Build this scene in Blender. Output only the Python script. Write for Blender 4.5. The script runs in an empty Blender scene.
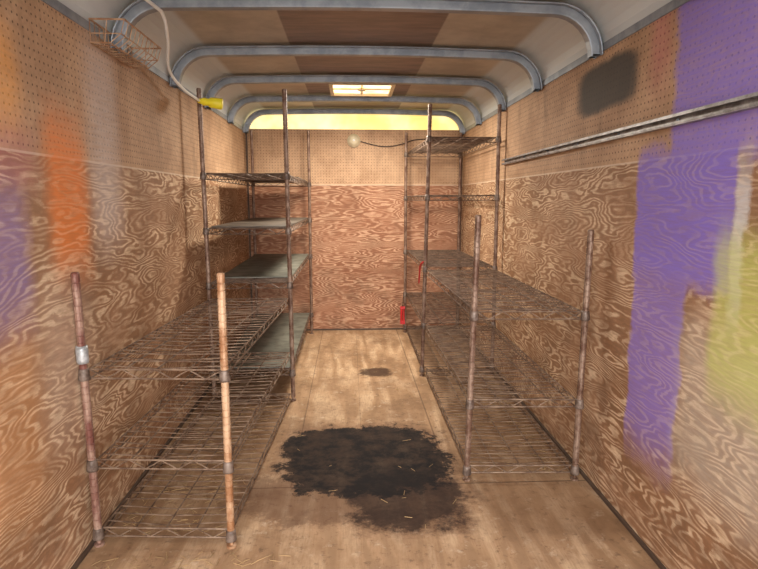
import bpy, bmesh, math, random
from mathutils import Vector, Matrix
random.seed(7)
S = bpy.context.scene
try:
    S.view_settings.view_transform = 'Standard'
except Exception:
    pass

XL, XR, YN, YF = -0.925, 1.03, 0.25, 5.30
ZSEAM, ZTOP, ZROOF = 1.345, 1.835, 2.000

# ---------------------------------------------------------------- helpers
def lin(r, g, b):
    f = lambda c: (c/255/12.92) if c/255 <= 0.04045 else ((c/255+0.055)/1.055)**2.4
    return (f(r), f(g), f(b), 1)

def link(ob):
    S.collection.objects.link(ob); return ob

def empty(name):
    e = bpy.data.objects.new(name, None); e.empty_display_size = .1
    return link(e)

def from_bm(name, bm, mat, parent=None, smooth=False):
    me = bpy.data.meshes.new(name)
    bmesh.ops.recalc_face_normals(bm, faces=bm.faces)
    bm.to_mesh(me); bm.free()
    if smooth:
        for p in me.polygons: p.use_smooth = True
    ob = bpy.data.objects.new(name, me)
    if mat: me.materials.append(mat)
    if parent: ob.parent = parent
    return link(ob)

def rod(bm, a, b, r, n=6):
    a = Vector(a); b = Vector(b); d = b-a
    if d.length < 1e-6: return
    q = d.to_track_quat('Z', 'Y').to_matrix()
    ra = []; rb = []
    for i in range(n):
        t = 2*math.pi*i/n
        o = q @ Vector((math.cos(t)*r, math.sin(t)*r, 0))
        ra.append(bm.verts.new(a+o)); rb.append(bm.verts.new(b+o))
    for i in range(n):
        bm.faces.new((ra[i], ra[(i+1) % n], rb[(i+1) % n], rb[i]))
    bm.faces.new(ra[::-1]); bm.faces.new(rb)

def lathe(bm, base, axis, prof, n=14):
    """prof: list of (h, r)"""
    base = Vector(base); q = Vector(axis).to_track_quat('Z', 'Y').to_matrix()
    rings = []
    for h, r in prof:
        ring = []
        for i in range(n):
            t = 2*math.pi*i/n
            ring.append(bm.verts.new(base + q @ Vector((math.cos(t)*r, math.sin(t)*r, h))))
        rings.append(ring)
    for k in range(len(rings)-1):
        for i in range(n):
            bm.faces.new((rings[k][i], rings[k][(i+1) % n], rings[k+1][(i+1) % n], rings[k+1][i]))
    bm.faces.new(rings[0][::-1]); bm.faces.new(rings[-1])

def box(bm, x0, x1, y0, y1, z0, z1):
    v = [bm.verts.new((x, y, z)) for x in (x0, x1) for y in (y0, y1) for z in (z0, z1)]
    for f in ((0,1,3,2),(4,6,7,5),(0,4,5,1),(2,3,7,6),(0,2,6,4),(1,5,7,3)):
        bm.faces.new([v[i] for i in f])

def tube(name, pts, r, mat, parent=None):
    cu = bpy.data.curves.new(name, 'CURVE'); cu.dimensions = '3D'
    cu.bevel_depth = r; cu.bevel_resolution = 3; cu.resolution_u = 10
    sp = cu.splines.new('BEZIER'); sp.bezier_points.add(len(pts)-1)
    for bp, p in zip(sp.bezier_points, pts):
        bp.co = p; bp.handle_left_type = bp.handle_right_type = 'AUTO'
    cu.use_fill_caps = True
    ob = bpy.data.objects.new(name, cu); cu.materials.append(mat)
    if parent: ob.parent = parent
    return link(ob)

# ---------------------------------------------------------------- node helpers
class NT:
    def __init__(s, name):
        s.mat = bpy.data.materials.new(name); s.mat.use_nodes = True
        s.t = s.mat.node_tree; s.n = s.t.nodes
        s.bsdf = s.n['Principled BSDF']
        tc = s.n.new('ShaderNodeTexCoord'); s.P = tc.outputs['Object']
        sep = s.n.new('ShaderNodeSeparateXYZ'); s.t.links.new(s.P, sep.inputs[0])
        s.x, s.y, s.z = sep.outputs
    def put(s, sock, v):
        if isinstance(v, bpy.types.NodeSocket): s.t.links.new(v, sock)
        elif v is not None: sock.default_value = v
    def m(s, op, a, b=None, c=None):
        nd = s.n.new('ShaderNodeMath'); nd.operation = op
        s.put(nd.inputs[0], a)
        if b is not None: s.put(nd.inputs[1], b)
        if c is not None: s.put(nd.inputs[2], c)
        return nd.outputs[0]
    def vec(s, x, y, z):
        nd = s.n.new('ShaderNodeCombineXYZ')
        for i, v in enumerate((x, y, z)): s.put(nd.inputs[i], v)
        return nd.outputs[0]
    def noise(s, v, scale, detail=2, rough=.5):
        nd = s.n.new('ShaderNodeTexNoise'); s.put(nd.inputs['Vector'], v)
        nd.inputs['Scale'].default_value = scale; nd.inputs['Detail'].default_value = detail
        nd.inputs['Roughness'].default_value = rough
        return nd.outputs[0]
    def ss(s, v, a, b, lo=0., hi=1.):
        nd = s.n.new('ShaderNodeMapRange'); nd.interpolation_type = 'SMOOTHSTEP'
        s.put(nd.inputs[0], v)
        if a > b: a, b, lo, hi = b, a, hi, lo
        for i, q in enumerate((a, b, lo, hi)): nd.inputs[i+1].default_value = q
        return nd.outputs[0]
    def mul(s, *a):
        r = a[0]
        for k in a[1:]: r = s.m('MULTIPLY', r, k)
        return r
    def mix(s, f, a, b, mode='MIX'):
        nd = s.n.new('ShaderNodeMixRGB'); nd.blend_type = mode
        s.put(nd.inputs[0], f); s.put(nd.inputs[1], a); s.put(nd.inputs[2], b)
        return nd.outputs[0]
    def rect(s, p, q, p0, p1, q0, q1, sp=.04, sq=.04):
        return s.mul(s.ss(p, p0-sp, p0+sp), s.ss(p, p1+sp, p1-sp), s.ss(q, q0-sq, q0+sq), s.ss(q, q1+sq, q1-sq))
    def out(s, col, rough=.7, metal=0., bump=None, bs=.2, bd=.002, spec=None):
        s.put(s.bsdf.inputs['Base Color'], col); s.put(s.bsdf.inputs['Roughness'], rough)
        s.put(s.bsdf.inputs['Metallic'], metal)
        if spec is not None: s.bsdf.inputs['Specular IOR Level'].default_value = spec
        if bump is not None:
            b = s.n.new('ShaderNodeBump'); b.inputs['Strength'].default_value = bs
            b.inputs['Distance'].default_value = bd
            s.put(b.inputs['Height'], bump); s.t.links.new(b.outputs[0], s.bsdf.inputs['Normal'])
        return s.mat

def plywood(T, p, q, seed, dark, mid, light, fp=1.0, fq=4.2, k=165., drift=.65, lo=.22):
    # rotary-cut veneer: contour lines of a stretched, slightly jagged field
    wob = T.noise(T.vec(T.m('MULTIPLY', p, 6.), T.m('MULTIPLY', q, 16.), seed+11), 2.6, 4, .68)
    v = T.vec(T.m('ADD', T.m('MULTIPLY', p, fp), T.m('MULTIPLY', wob, .05)), T.m('MULTIPLY', q, fq), seed)
    n1 = T.noise(v, 1.4, 3., .45)
    n1 = T.m('ADD', n1, T.m('MULTIPLY', wob, .030))
    n1 = T.m('ADD', n1, T.m('MULTIPLY', q, drift))
    s_ = T.m('SINE', T.m('MULTIPLY', n1, k))
    c = T.ss(s_, -.3, .9)
    v2 = T.vec(T.m('MULTIPLY', p, 16.), T.m('MULTIPLY', q, 150.), seed+3)
    fine = T.noise(v2, 1., 4, .65)
    big = T.noise(T.vec(p, q, seed+9), 2.2, 5, .65)
    col = T.mix(T.ss(big, .35, .65), dark, mid)
    amt = T.mul(c, T.ss(T.noise(T.vec(p, T.m('MULTIPLY', q, 2.2), seed+5), 3.6, 5, .68), .36, .60, lo, .95))
    col = T.mix(amt, col, light)
    edge = T.ss(s_, -.6, -.98)     # thin dark late-wood line
    col = T.mix(T.m('MULTIPLY', edge, .28), col, tuple(k_*.5 for k_ in dark[:3])+(1,))
    col = T.mix(T.ss(fine, .40, .7, 0, .5), col, dark)
    return col, c, fine

def pegboard(T, p, q, seed, a, b, hole):
    sp = .0254
    fx = T.m('SUBTRACT', T.m('FRACT', T.m('DIVIDE', T.m('ADD', p, 10.), sp)), .5)
    fy = T.m('SUBTRACT', T.m('FRACT', T.m('DIVIDE', T.m('ADD', q, 10.), sp)), .5)
    d = T.m('SQRT', T.m('ADD', T.mul(fx, fx), T.mul(fy, fy)))
    h = T.ss(d, .17, .11)
    n = T.noise(T.vec(p, q, seed), 3., 6, .7)
    n2 = T.noise(T.vec(p, q, seed+2), 60., 2, .5)
    n3 = T.noise(T.vec(T.m('MULTIPLY', p, 5.), T.m('MULTIPLY', q, 1.4), seed+6), 1.6, 5, .7)
    col = T.mix(T.ss(n, .35, .65), a, b)
    col = T.mix(T.ss(n3, .50, .72, 0, .35), col, hole)
    col = T.mix(T.ss(n2, .4, .75, 0, .22), col, hole)
    return T.mix(T.m('MULTIPLY', h, .85), col, tuple(k_*.6 for k_ in hole[:3])+(1,)), h

# ---------------------------------------------------------------- materials
PLY = (lin(148,106,74), lin(176,134,102), lin(226,196,162))
PEG = (lin(176,138,106), lin(202,164,130), lin(106,78,58))

def wall_mat(name, side):
    T = NT(name)
    p = T.x if side == 'far' else T.y
    q = T.z
    seed = {'left': 1.3, 'right': 7.7, 'far': 13.1}[side]
    dk = (lin(140,92,66), lin(164,114,86), lin(206,164,132)) if side == 'far' else PLY
    pc, c, fine = plywood(T, p, q, seed, *dk)
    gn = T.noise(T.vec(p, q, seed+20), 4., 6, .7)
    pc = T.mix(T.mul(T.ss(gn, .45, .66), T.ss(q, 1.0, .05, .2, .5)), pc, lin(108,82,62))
    gc, h = pegboard(T, p, q, seed, *PEG)
    up = T.ss(q, ZSEAM-.002, ZSEAM+.002)
    col = T.mix(up, pc, gc)
    def seam(v, at, w=.0035, dark=lin(70,50,38), cur=None, amt=.8):
        d = T.m('ABSOLUTE', T.m('SUBTRACT', v, at))
        return T.mix(T.m('MULTIPLY', T.ss(d, w*1.3, w*.6), amt), cur, dark)
    col = seam(q, ZSEAM, .004, lin(228,208,184), col, .55)
    if side != 'far':
        if side == 'right': col = seam(p, 3.05, .0025, cur=col, amt=.3)
        col = seam(p, 4.2, .0025, cur=col, amt=.3)
        n1 = T.m('MULTIPLY', T.m('SUBTRACT', T.noise(T.vec(p, q, seed), 7., 6, .7), .5), .09)
        n2 = T.m('MULTIPLY', T.m('SUBTRACT', T.noise(T.vec(p, q, seed+4), 5., 6, .7), .5), .22)
        P = T.m('ADD', p, n1); Q = T.m('ADD', q, n2)
        gr = T.m('SUBTRACT', T.ss(fine, .35, .7, 1., .74), T.m('MULTIPLY', c, .12))
        def paint(col, rgb, p0, p1, q0, q1, sp, sq, amt):
            return T.mix(T.mul(T.rect(P, Q, p0, p1, q0, q1, sp, sq), gr, amt), col, lin(*rgb))
        if side == 'left':
            col = paint(col, (222,210,206), 2.16, 2.40, 1.05, 1.80, .09, .15, .5)
            col = paint(col, (240,132,56), 1.84, 2.10, .98, 1.46, .06, .12, .78)
            col = paint(col, (240,164,78), 1.40, 1.72, 1.42, 1.66, .07, .08, .6)
            col = paint(col, (208,120,136), 1.40, 1.78, 1.25, 1.42, .08, .06, .3)
            col = paint(col, (146,126,182), 1.30, 1.70, .86, 1.24, .05, .11, .62)
            col = paint(col, (238,170,110), 1.30, 1.70, .30, .80, .08, .10, .3)
            col = paint(col, (228,208,190), 1.72, 2.05, .45, .95, .10, .15, .25)
        else:
            col = paint(col, (216,110,124), 1.88, 2.00, 1.60, 1.90, .05, .10, .35)
            col = paint(col, (142,120,204), 1.20, 1.84, 1.34, 2.0, .022, .05, .93)
            col = paint(col, (136,114,204), 1.50, 2.04, .96, 1.37, .014, .05, .95)
            col = paint(col, (146,122,202), 1.70, 2.02, .36, 1.00, .014, .12, .85)
            col = paint(col, (222,220,220), 1.45, 1.50, .90, 1.30, .012, .10, .75)
            col = paint(col, (214,206,190), 1.20, 1.70, .35, .85, .06, .10, .4)
            col = paint(col, (206,208,112), 1.20, 1.56, .66, 1.12, .03, .10, .7)
            dx = T.m('DIVIDE', T.m('SUBTRACT', P, 2.36), .28)
            dz = T.m('DIVIDE', T.m('SUBTRACT', T.m('ADD', q, T.m('MULTIPLY', n2, .25)), 1.665), .105)
            r = T.m('ADD', T.m('POWER', T.m('ABSOLUTE', dx), 4.), T.m('POWER', T.m('ABSOLUTE', dz), 4.))
            col = T.mix(T.ss(r, 1.4, .3, 0, .93), col, lin(66,62,58))
    bump = T.m('SUBTRACT', T.m('ADD', T.m('MULTIPLY', c, .3), fine), T.m('MULTIPLY', T.mul(h, up), 2.5))
    return T.out(col, .7, 0, bump, .3, .002, .3)

def floor_mat():
    T = NT('floor_plywood')
    x, y = T.x, T.y
    pc, c, fine = plywood(T, y, x, 21.3, lin(160,126,94), lin(186,150,116), lin(204,172,138), .5, 3.2, 30., .3, .1)
    grime = T.noise(T.vec(x, y, 2.), 3.2, 7, .7)
    col = T.mix(T.ss(grime, .44, .70, 0, .6), pc, lin(122,92,68))
    g2 = T.noise(T.vec(x, y, 5.), 26, 5, .75)
    col = T.mix(T.ss(g2, .53, .70, 0, .6), col, lin(90,66,52))
    g3 = T.noise(T.vec(x, y, 15.), 14, 6, .75)
    col = T.mix(T.ss(g3, .56, .70, 0, .45), col, lin(226,206,180))
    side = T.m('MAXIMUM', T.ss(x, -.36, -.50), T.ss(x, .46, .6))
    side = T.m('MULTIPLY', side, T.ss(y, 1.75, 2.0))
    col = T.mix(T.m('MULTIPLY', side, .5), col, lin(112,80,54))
    def line(col, v, at, w, amt, m=1.):
        d = T.m('ABSOLUTE', T.m('SUBTRACT', v, at))
        return T.mix(T.mul(T.ss(d, w*1.4, w*.5), amt, m), col, lin(70,52,42))
    far = T.ss(y, 2.305, 2.315)
    col = line(col, y, 2.31, .004, .65)
    col = line(col, x, -.26, .003, .45, far)
    col = line(col, x, .05, .002, .3, far)
    col = line(col, x, .43, .004, .5, far)
    n = T.m('SUBTRACT', T.noise(T.vec(x, y, 8.), 5.5, 9, .76), .5)
    def ell(cx, cy, rx, ry, ns, pw=2.):
        dx = T.m('DIVIDE', T.m('SUBTRACT', x, cx), rx); dy = T.m('DIVIDE', T.m('SUBTRACT', y, cy), ry)
        r = T.m('POWER', T.m('ADD', T.m('POWER', T.m('ABSOLUTE', dx), pw), T.m('POWER', T.m('ABSOLUTE', dy), pw)), 1/pw)
        return T.m('ADD', r, T.m('MULTIPLY', n, ns))
    a = ell(.055, 2.60, .40, .38, 1.3, 3.2)
    b = ell(.22, 2.20, .28, .28, 1.7, 2.)
    d2 = ell(-.05, 2.25, .44, .22, 2.2, 2.)
    c2 = ell(.17, 3.95, .11, .12, 2.2)
    r = T.m('MINIMUM', a, b)
    halo = T.ss(T.m('MINIMUM', r, d2), 1.25, .85)
    pat = T.ss(T.noise(T.vec(x, y, 4.), 9., 6, .75), .35, .62, .80, 1.)
    col = T.mix(T.m('MULTIPLY', halo, .62), col, lin(94,64,48))
    col = T.mix(T.mul(T.ss(b, 1.0, .75), pat, .92), col, lin(46,32,27))
    col = T.mix(T.mul(T.ss(a, 1.0, .90), pat), col, lin(26,21,21))
    col = T.mix(T.m('MULTIPLY', T.ss(c2, 1.1, .7), .85), col, lin(56,36,28))
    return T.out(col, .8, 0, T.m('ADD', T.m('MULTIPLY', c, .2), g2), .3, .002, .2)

def ceiling_mat():
    T = NT('ceiling_liner')
    n = T.noise(T.P, 2.5, 6, .65)
    col = T.mix(T.ss(n, .35, .65), lin(158,146,130), lin(190,178,160))
    mid = T.mul(T.ss(T.x, -.31, -.30), T.ss(T.x, .44, .43))
    n2 = T.noise(T.vec(T.x, T.m('MULTIPLY', T.y, 5.), 1.), 4, 5, .7)
    br = T.mix(T.ss(n2, .35, .65), lin(100,80,72), lin(130,106,94))
    col = T.mix(T.m('MULTIPLY', mid, .92), col, br)
    edge = T.m('MAXIMUM', T.ss(T.x, -.72, -.76), T.ss(T.x, .85, .89))
    col = T.mix(edge, col, lin(206,210,210))
    return T.out(col, .45, 0)

def metal(name, a, b, scale=30., metal_=.5, rough=.45, stretch=1.):
    T = NT(name)
    v = T.vec(T.x, T.y, T.m('MULTIPLY', T.z, stretch))
    n = T.noise(v, scale, 4, .65)
    col = T.mix(T.ss(n, .36, .64), a, b)
    return T.out(col, rough, metal_, n, .2, .001)

def plain(name, rgb, rough=.5, met=0., var=.12):
    T = NT(name)
    n = T.noise(T.P, 12, 3)
    c = lin(*rgb); d = tuple(k*(1-var*2) for k in c[:3])+(1,)
    return T.out(T.mix(T.ss(n, .3, .7), c, d), rough, met)

M_wire = metal('rusty_wire', lin(80,60,46), lin(122,100,84), 26, .3, .55)
M_wire2 = metal('rusty_wire_tan', lin(88,64,48), lin(136,112,92), 20, .25, .55)
M_post = metal('rusty_post', lin(98,68,52), lin(148,122,104), 26, .3, .5, .6)
M_post2 = metal('rusty_post_tan', lin(146,100,66), lin(192,156,124), 20, .2, .5, .6)
M_post3 = metal('rusty_post_maroon', lin(112,66,56), lin(166,134,116), 14, .25, .5, .5)
M_collar = metal('collar_metal', lin(82,64,54), lin(128,110,98), 30, .25, .5)
M_bow = metal('galvanised_bow', lin(128,134,142), lin(158,162,168), 8, .35, .42)
M_rail = metal('rail_steel', lin(122,116,114), lin(174,170,170), 18, .5, .4)
M_board = metal('shelf_board_grey', lin(86,84,74), lin(120,118,106), 8, 0., .55)
M_board_b = metal('shelf_board_brown', lin(70,60,50), lin(104,92,80), 8, 0., .65)
M_trim = plain('dark_trim', (84,64,50), .7)
M_tape = metal('duct_tape', lin(150,150,150), lin(196,196,196), 40, .3, .35)
M_white = plain('white_plastic', (246,244,238), .4, 0, .03)
M_beige = plain('beige_plastic', (220,204,172), .4)
M_yellow = plain('yellow_rubber', (248,228,50), .45, 0, .04)
M_black = plain('black_cable', (46,36,32), .5)
M_red = plain('red_plastic', (200,40,44), .4)
M_straw = plain('dry_straw', (184,150,104), .8, 0, .25)

def glow(name, rgb, rgb2, strength, scale):
    T = NT(name)
    n = T.noise(T.P, scale, 3)
    col = T.mix(T.ss(n, .3, .7), lin(*rgb), lin(*rgb2))
    T.put(T.bsdf.inputs['Base Color'], lin(*rgb)); T.put(T.bsdf.inputs['Emission Color'], col)
    T.bsdf.inputs['Emission Strength'].default_value = strength
    T.bsdf.inputs['Roughness'].default_value = .5
    return T.mat
M_front = glow('translucent_front_panel', (250,214,124), (255,244,200), 1.05, 4)
M_vent = glow('vent_lens', (255,240,210), (255,206,130), 2.2, 9)

# ---------------------------------------------------------------- room shell
bm = bmesh.new(); box(bm, XL, XR, YN, YF, -.04, 0); from_bm('floor', bm, floor_mat())
bm = bmesh.new(); box(bm, XL-.03, XL, YN, YF, -.04, ZTOP); from_bm('wall_left', bm, wall_mat('wall_left_panels', 'left'))
bm = bmesh.new(); box(bm, XR, XR+.03, YN, YF, -.04, ZTOP); from_bm('wall_right', bm, wall_mat('wall_right_panels', 'right'))
bm = bmesh.new(); box(bm, XL-.03, XR+.03, YF, YF+.03, -.04, ZTOP); from_bm('wall_front', bm, wall_mat('wall_front_panels', 'far'))

def profile(inset, ztop, r, zfoot, n=8, camber=.012):
    pts = []
    x0, x1 = XL+inset, XR-inset
    pts.append((x0, zfoot))
    for i in range(n+1):
        a = math.pi - (math.pi/2)*i/n
        pts.append((x0+r+math.cos(a)*r, ztop-r+math.sin(a)*r))
    m = 10
    for i in range(1, m):
        t = i/m
        pts.append((x0+r+(x1-x0-2*r)*t, ztop+camber*math.sin(math.pi*t)))
    for i in range(n+1):
        a = math.pi/2 - (math.pi/2)*i/n
        pts.append((x1-r+math.cos(a)*r, ztop-r+math.sin(a)*r))
    pts.append((x1, zfoot))
    return pts

def sweep(bm, inner, outer, y0, y1):
    k = len(inner); V = []
    for (xi, zi), (xo, zo) in zip(inner, outer):
        V.append([bm.verts.new(c) for c in ((xi, y0, zi), (xi, y1, zi), (xo, y1, zo), (xo, y0, zo))])
    for i in range(k-1):
        for j in range(4):
            bm.faces.new((V[i][j], V[i][(j+1) % 4], V[i+1][(j+1) % 4], V[i+1][j]))
    bm.faces.new(V[0]); bm.faces.new(V[-1][::-1])

bm = bmesh.new()
sweep(bm, profile(0, ZROOF, .165, ZTOP), profile(-.03, ZROOF+.03, .195, ZTOP), YN, YF+.03)
from_bm('ceiling', bm, ceiling_mat())
bm = bmesh.new()
pr = profile(0.0, ZROOF, .165, ZTOP)
f = [bm.verts.new((x, YF+.002, z)) for x, z in pr]; g = [bm.verts.new((x, YF+.028, z)) for x, z in pr]
bm.faces.new(f); bm.faces.new(g[::-1])
for i in range(len(f)):
    j = (i+1) % len(f); bm.faces.new((f[i], f[j], g[j], g[i]))
from_bm('window_1', bm, M_front)  # translucent panel; its emission stands in for daylight from behind

# roof bows
for i, y in enumerate((1.70, 2.42, 3.16, 3.87, 4.58, 5.22)):
    bm = bmesh.new()
    zb = ZROOF-.053; zt_ = ZROOF-.016
    a = profile(.045, zb, .160, ZTOP-.035); b = profile(.008, zt_, .195, ZTOP-.035)
    sweep(bm, a, b, y-.022, y+.022)
    a2 = profile(.012, zt_-.004, .191, ZTOP-.035); b2 = profile(.004, zt_+.004, .199, ZTOP-.035)
    sweep(bm, a2, b2, y-.042, y-.0221); sweep(bm, a2, b2, y+.0221, y+.042)
    o = from_bm('roof_bow', bm, M_bow)
    md = o.modifiers.new('bevel', 'BEVEL'); md.width = .006; md.segments = 2; md.limit_method = 'ANGLE'

# trims
bm = bmesh.new(); box(bm, XL+.0005, XL+.012, YN, YF-.001, .0005, .014); from_bm('baseboard_left', bm, M_trim)  # thin dark strips standing in for the dark gap between floor and walls
bm = bmesh.new(); box(bm, XR-.012, XR-.0005, YN, YF-.001, .0005, .014); from_bm('baseboard_right', bm, M_trim)
bm = bmesh.new(); box(bm, XL+.013, XR-.013, YF-.010, YF-.0005, .0005, .014); from_bm('baseboard_front', bm, M_trim)
bm = bmesh.new(); box(bm, XL+.0005, XL+.006, YN, YF-.001, ZTOP-.03, ZTOP); from_bm('trim_1', bm, M_bow)
bm = bmesh.new(); box(bm, XR-.006, XR-.0005, YN, YF-.001, ZTOP-.03, ZTOP); from_bm('trim_2', bm, M_bow)
bm = bmesh.new(); box(bm, XL+.007, XL+.02, YF-.013, YF-.0005, .02, ZTOP); from_bm('trim_3', bm, M_trim)
bm = bmesh.new(); box(bm, XR-.02, XR-.007, YF-.013, YF-.0005, .02, ZTOP); from_bm('trim_4', bm, M_trim)

# wall rail (C-channel with lips)
R = empty('wall_rail')
bm = bmesh.new()
y0, y1 = .4, 3.84
box(bm, XR-.005, XR-.0005, y0, y1, 1.440, 1.475)
box(bm, XR-.022, XR-.005, y0, y1, 1.440, 1.444)
box(bm, XR-.022, XR-.005, y0, y1, 1.471, 1.475)
box(bm, XR-.024, XR-.021, y0, y1, 1.444, 1.450)
box(bm, XR-.024, XR-.021, y0, y1, 1.465, 1.471)
from_bm('channel', bm, M_rail, R)
bm = bmesh.new()
for k in range(9):
    lathe(bm, (XR-.005, .6+k*.4, 1.4575), (-1, 0, 0), [(0, .006), (.003, .006), (.005, .003)], 8)
from_bm('screws', bm, M_bow, R, True)

# roof vent
V = empty('roof_vent')
cx, cy, hw, hd = .09, 4.225, .20, .20
bm = bmesh.new()
zt = ZROOF+.004; zb = zt-.03
for (a, b, c, d) in ((cx-hw-.025, cx+hw+.025, cy-hd-.025, cy-hd), (cx-hw-.025, cx+hw+.025, cy+hd, cy+hd+.025),
                     (cx-hw-.025, cx-hw, cy-hd, cy+hd), (cx+hw, cx+hw+.025, cy-hd, cy+hd)):
    box(bm, a, b, c, d, zb, zt)
from_bm('frame', bm, M_beige, V)
bm = bmesh.new(); box(bm, cx-hw, cx+hw, cy-hd, cy+hd, zt-.012, zt-.004); from_bm('lens', bm, M_vent, V)
bm = bmesh.new()
rod(bm, (cx-hw, cy, zt-.018), (cx+hw, cy, zt-.018), .006)
rod(bm, (cx, cy-hd, zt-.018), (cx, cy+hd, zt-.018), .005)
lathe(bm, (cx, cy, zt-.016), (0, 0, -1), [(0, .03), (.012, .028), (.016, .01), (.03, .01)], 12)
from_bm('crank', bm, M_beige, V)

# ---------------------------------------------------------------- shelving
def bil(c, s, t, z):
    A, B, C, D = c   # near-left, near-right, far-left, far-right
    p = (1-t)*((1-s)*Vector(A)+s*Vector(B)) + t*((1-s)*Vector(C)+s*Vector(D))
    return Vector((p.x, p.y, z))

def wire_shelf(bm, c, z, wobble=.003, step=.036):
    A = [Vector(k) for k in c]
    L = (A[2]-A[0]).length; W = (A[1]-A[0]).length
    es, et = .012/W, .012/L
    h = .032
    rr = .0034
    for zz in (z, z-h):
        rod(bm, bil(c, es, et, zz), bil(c, 1-es, et, zz), rr)
        rod(bm, bil(c, es, 1-et, zz), bil(c, 1-es, 1-et, zz), rr)
        rod(bm, bil(c, es, et, zz), bil(c, es, 1-et, zz), rr)
        rod(bm, bil(c, 1-es, et, zz), bil(c, 1-es, 1-et, zz), rr)
    def zig(f, n):
        for i in range(n):
            a = f(i/n, z-h if i % 2 else z); b = f((i+1)/n, z if i % 2 else z-h)
            rod(bm, a, b, .0022, 5)
    nW = max(4, int(W/.055)); nL = max(6, int(L/.06))
    zig(lambda u, zz: bil(c, es+u*(1-2*es), et, zz), nW)
    zig(lambda u, zz: bil(c, es+u*(1-2*es), 1-et, zz), nW)
    zig(lambda u, zz: bil(c, es, et+u*(1-2*et), zz), nL)
    zig(lambda u, zz: bil(c, 1-es, et+u*(1-2*et), zz), nL)
    n = int(L/step)
    for i in range(1, n):
        t = i/n; t2 = t+random.uniform(-.15, .15)*wobble
        m = (bil(c, .5, (t+t2)/2, z+.003)+Vector((0, random.uniform(-1, 1)*wobble, -random.random()*wobble*1.5)))
        a = bil(c, es, t, z+.004); b = bil(c, 1-es, t2, z+.004)
        rod(bm, a, m, .0026, 5); rod(bm, m, b, .0026, 5)
    for s in (.27, .5, .73):
        rod(bm, bil(c, s, et, z-.002), bil(c, s, 1-et, z-.002), .0034, 6)

def post(bm, x, y, z0, z1, tilt=(0, 0), r=.0135):
    base = Vector((x, y, z0)); top = Vector((x+tilt[0], y+tilt[1], z1)); L = (top-base).length
    prof = [(0, .017), (.008, .017), (.010, .007), (.024, .007), (.025, r)]
    h = .05
    while h < L-.02:
        prof += [(h-.0025, r), (h-.001, r-.002), (h+.001, r-.002), (h+.0025, r)]
        h += .0254
    prof += [(L-.006, r), (L-.001, r*.75), (L, r*.3)]
    lathe(bm, base, top-base, prof, 12)

def collar(bm, p):
    lathe(bm, (p.x, p.y, p.z-.034), (0, 0, 1), [(0, .0185), (.004, .0195), (.032, .0170), (.040, .0155)], 14)

def unit(c, posts, levels, shelfmats, boards=(), wobble=.003, step=.036):
    U = empty('wire_shelving_unit')
    for k, (ci, z1, tilt, mat) in enumerate(posts):
        bm = bmesh.new(); p = c[ci]
        post(bm, p[0], p[1], .0005, z1, tilt)
        from_bm('post_%d' % (k+1), bm, mat, U, False)
    bmc = bmesh.new()
    for k, z in enumerate(levels):
        bm = bmesh.new(); cc = list(c)
        for ci, z1, t, m in posts: cc[ci] = (c[ci][0]+t[0]*z/z1, c[ci][1]+t[1]*z/z1)
        wire_shelf(bm, cc, z, wobble, step)
        from_bm('shelf_%d' % (k+1), bm, shelfmats, U)
        for ci, z1, t, m in posts: collar(bmc, Vector((cc[ci][0], cc[ci][1], z)))
    from_bm('collars', bmc, M_collar, U, True)
    for k, (z, mat, s0, s1, t0, t1) in enumerate(boards):
        bm = bmesh.new()
        q = [bil(c, s0, t0, z+.007), bil(c, s1, t0, z+.007), bil(c, s1, t1, z+.007), bil(c, s0, t1, z+.007)]
        a = [bm.verts.new(v) for v in q]; b = [bm.verts.new(v+Vector((0, 0, .006))) for v in q]
        bm.faces.new(a[::-1]); bm.faces.new(b)
        for i in range(4): bm.faces.new((a[i], a[(i+1) % 4], b[(i+1) % 4], b[i]))
        from_bm('liner_%d' % (k+1), bm, mat, U)
    return U

TL = [(-.825, 3.39), (-.352, 3.39), (-.845, 5.16), (-.355, 5.16)]
unit(TL, [(0, 1.83, (-.015, 0), M_post), (1, 1.83, (-.012, 0), M_post), (2, 1.81, (0, 0), M_post), (3, 1.81, (0, 0), M_post)],
     [1.36, 1.045, .725, .19], M_wire,
     [(1.36, M_board_b, .03, .97, .45, .98), (1.045, M_board_b, .03, .97, .02, .98), (.725, M_board, .03, .97, .1, .98), (.19, M_board, .03, .97, .02, .98)])
LLc = [(-.895, 1.93), (-.425, 1.895), (-.825, 3.35), (-.352, 3.35)]
U2 = unit(LLc, [(0, .975, (-.012, 0), M_post3), (1, .975, (0, 0), M_post2)], [.64, .315, .06], M_wire2, wobble=.010, step=.050)
TR = [(.492, 3.85), (.985, 3.85), (.50, 5.18), (.985, 5.18)]
unit(TR, [(0, 1.83, (.036, 0), M_post), (1, 1.83, (0, 0), M_post), (2, 1.80, (0, 0), M_post), (3, 1.80, (0, 0), M_post)],
     [1.62, 1.24, .76, .37, .06], M_wire, step=.042)
LRc = [(.500, 2.34), (.972, 2.32), (.50, 3.81), (.985, 3.81)]
unit(LRc, [(0, 1.15, (.024, 0), M_post), (1, 1.09, (.016, 0), M_post)], [.745, .36, .06], M_wire2, wobble=.008, step=.042)

bm = bmesh.new()
lathe(bm, (-.9035, 1.93, .665), (-.0123, 0, 1), [(0, .0185), (.01, .0200), (.03, .0195), (.045, .0205), (.06, .0185)], 14)
t = from_bm('duct_tape_wrap', bm, M_tape, U2, True)

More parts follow.
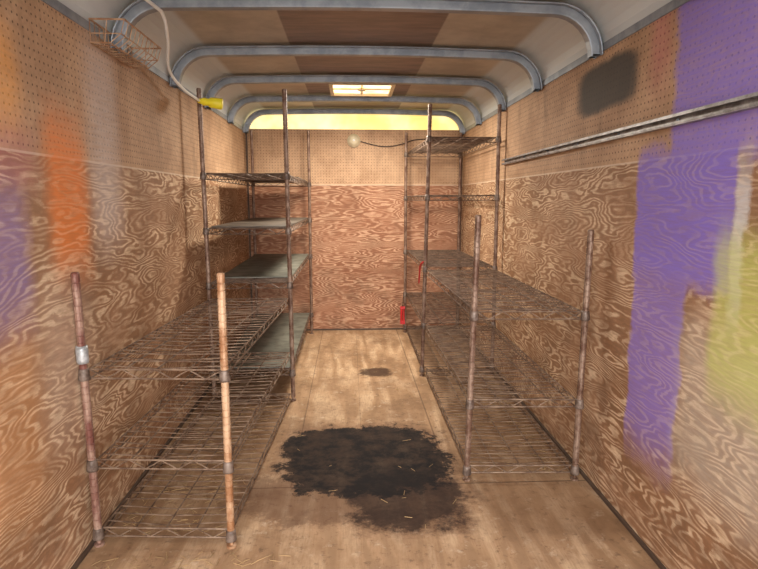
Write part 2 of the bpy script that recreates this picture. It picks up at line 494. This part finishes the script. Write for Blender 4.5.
# ---------------------------------------------------------------- wire basket on left wall
B = empty('wire_basket')
bm = bmesh.new()
bx0, bx1, by0, by1, bz0, bz1 = XL+.008, XL+.130, 2.20, 2.60, 1.765, 1.845
def P(u, v, w): return (bx0+(bx1-bx0)*u, by0+(by1-by0)*v, bz0+(bz1-bz0)*w)
ring = lambda w, r, k=0.: [rod(bm, P(*a, w), P(*b, w), r) for a, b in (((0, 0), (1-k, 0)), ((1-k, 0), (1-k, 1)), ((1-k, 1), (0, 1)), ((0, 1), (0, 0)))]
ring(1, .0035); ring(0, .003, .45)
for i in range(11):
    v = i/10
    rod(bm, P(1, v, 1), P(.88, v, .4), .0018); rod(bm, P(.88, v, .4), P(.55, v, 0), .0018); rod(bm, P(.55, v, 0), P(0, v, 0), .0018); rod(bm, P(0, v, 0), P(0, v, 1), .0018)
rod(bm, P(.88, 0, .4), P(.88, 1, .4), .0022)
for w_ in (0, 1):
    rod(bm, P(.88, w_, .4), P(0, w_, .4), .0022); rod(bm, P(.5, w_, 1), P(.4, w_, 0), .0018)
from_bm('basket_wires', bm, M_post2, B)

# ---------------------------------------------------------------- extension cord
E = empty('extension_cord')
tube('cord', [(-.73, 2.42, 1.940), (-.735, 2.47, 1.925), (-.765, 2.60, 1.885), (-.835, 2.85, 1.805), (-.83, 3.04, 1.762), (-.80, 3.24, 1.735)], .0072, M_white, E)
tube('cord_tail', [(-.73, 2.42, 1.940), (-.76, 2.20, 1.945), (-.79, 1.9, 1.92), (-.78, 1.71, 1.94)], .0072, M_white, E)
bm = bmesh.new()
ax = Vector((.115, .01, -.014))
k_ = 1.35
lathe(bm, (-.81, 3.24, 1.737), ax, [(0, .008*k_), (.02, .012*k_), (.03, .016*k_), (.055, .014*k_), (.065, .020*k_), (.125, .022*k_), (.13, .018*k_)], 12)
from_bm('connector', bm, M_yellow, E, True)

# ---------------------------------------------------------------- wall lamp + cable on front wall
Wl = empty('round_wall_lamp')
bm = bmesh.new()
lx, lz = .04, 1.735
lathe(bm, (lx, YF-.0005, lz), (0, -1, 0), [(0, .060), (.012, .060), (.016, .052), (.035, .046), (.05, .032), (.056, .012)], 24)
from_bm('dome', bm, M_beige, Wl, True)
bm = bmesh.new(); lathe(bm, (lx, YF-.0565, lz), (0, -1, 0), [(0, .011), (.004, .009)], 12); from_bm('knob', bm, M_white, Wl, True)
tube('cable', [(lx+.06, YF-.012, lz-.005), (lx+.15, YF-.012, lz-.03), (lx+.28, YF-.012, lz-.05), (lx+.42, YF-.012, lz-.03), (lx+.55, YF-.012, lz+.01), (lx+.75, YF-.012, lz+.02)], .004, M_black, Wl)

# ---------------------------------------------------------------- red ratchet strap handle & red tie
Rr = empty('red_strap_handle')
bm = bmesh.new()
hx, hy = .475, 5.15
rod(bm, (hx-.01, hy, .10), (hx-.01, hy, .24), .011, 8); rod(bm, (hx+.012, hy, .10), (hx+.012, hy, .24), .007, 8)
box(bm, hx-.022, hx+.022, hy-.012, hy+.012, .085, .115); box(bm, hx-.022, hx+.022, hy-.012, hy+.012, .225, .248)
from_bm('grip', bm, M_red, Rr)
tube('hanging_wire', [(hx, hy, .245), (hx+.003, hy, .29), (hx+.012, hy+.01, .335), (hx+.025, hy+.025, .34)], .003, M_black, Rr)
Tt = empty('red_tie_cord')
tube('loop', [(.505, 3.84, .80), (.485, 3.86, .79), (.48, 3.95, .70), (.488, 4.03, .63), (.493, 4.0, .74), (.50, 3.88, .79)], .004, M_red, Tt)

# ---------------------------------------------------------------- straw debris (lies under and between the shelves)
random.seed(11)
bm = bmesh.new()
def straw(x0, x1, y0, y1, n):
    for _ in range(n):
        x = random.uniform(x0, x1); y = random.uniform(y0, y1)
        a = random.uniform(0, math.pi); l = random.uniform(.012, .050)
        dx, dy = math.cos(a)*l/2, math.sin(a)*l/2
        z = .0020+random.random()*.003
        x = min(max(x, XL+.05), XR-.05)
        rod(bm, (x-dx, y-dy, z), (x+dx, y+dy, z+random.random()*.002), .0011, 4)
straw(-.86, -.46, 1.97, 3.30, 380); straw(-.86, -.2, 1.78, 1.86, 40); straw(.86, .97, 2.38, 3.78, 190)
straw(.53, .95, 2.4, 3.78, 100); straw(-.3, .46, 1.9, 5.1, 50); straw(-.80, -.40, 3.45, 5.1, 90)
from_bm('straw_debris', bm, M_straw)

# ---------------------------------------------------------------- unseen gravel plane outside, added to bounce light into the trailer
def ground_mat():
    T = NT('gravel_ground')
    n = T.noise(T.P, 30, 4); return T.out(T.mix(n, lin(150,144,136), lin(200,194,186)), .9)
bm = bmesh.new(); box(bm, -15, 15, -20, 12, -.60, -.50); from_bm('ground', bm, ground_mat())

# ---------------------------------------------------------------- light
w = bpy.data.worlds.new('sky'); S.world = w; w.use_nodes = True
bg = w.node_tree.nodes['Background']; bg.inputs[0].default_value = (.94, .97, 1, 1); bg.inputs[1].default_value = 3.8
sd = bpy.data.lights.new('sun', 'SUN'); sd.energy = 4.6; sd.angle = math.radians(50); sd.color = (1, .98, .95)
so = link(bpy.data.objects.new('sun', sd)); so.rotation_euler = (math.radians(78), 0, 0)
ad = bpy.data.lights.new('vent_daylight', 'AREA'); ad.energy = 46; ad.size = .36; ad.color = (1, .94, .82)
ao = link(bpy.data.objects.new('vent_daylight', ad)); ao.location = (cx, cy, 1.93)

# ---------------------------------------------------------------- camera
cd = bpy.data.cameras.new('camera'); cd.sensor_width = 36; cd.lens = 575/758*36; cd.clip_start = .05
co = link(bpy.data.objects.new('camera', cd)); co.location = (0, 0, 1.21)
co.rotation_euler = (math.radians(90-8.36), 0, math.radians(-2.88))
S.camera = co
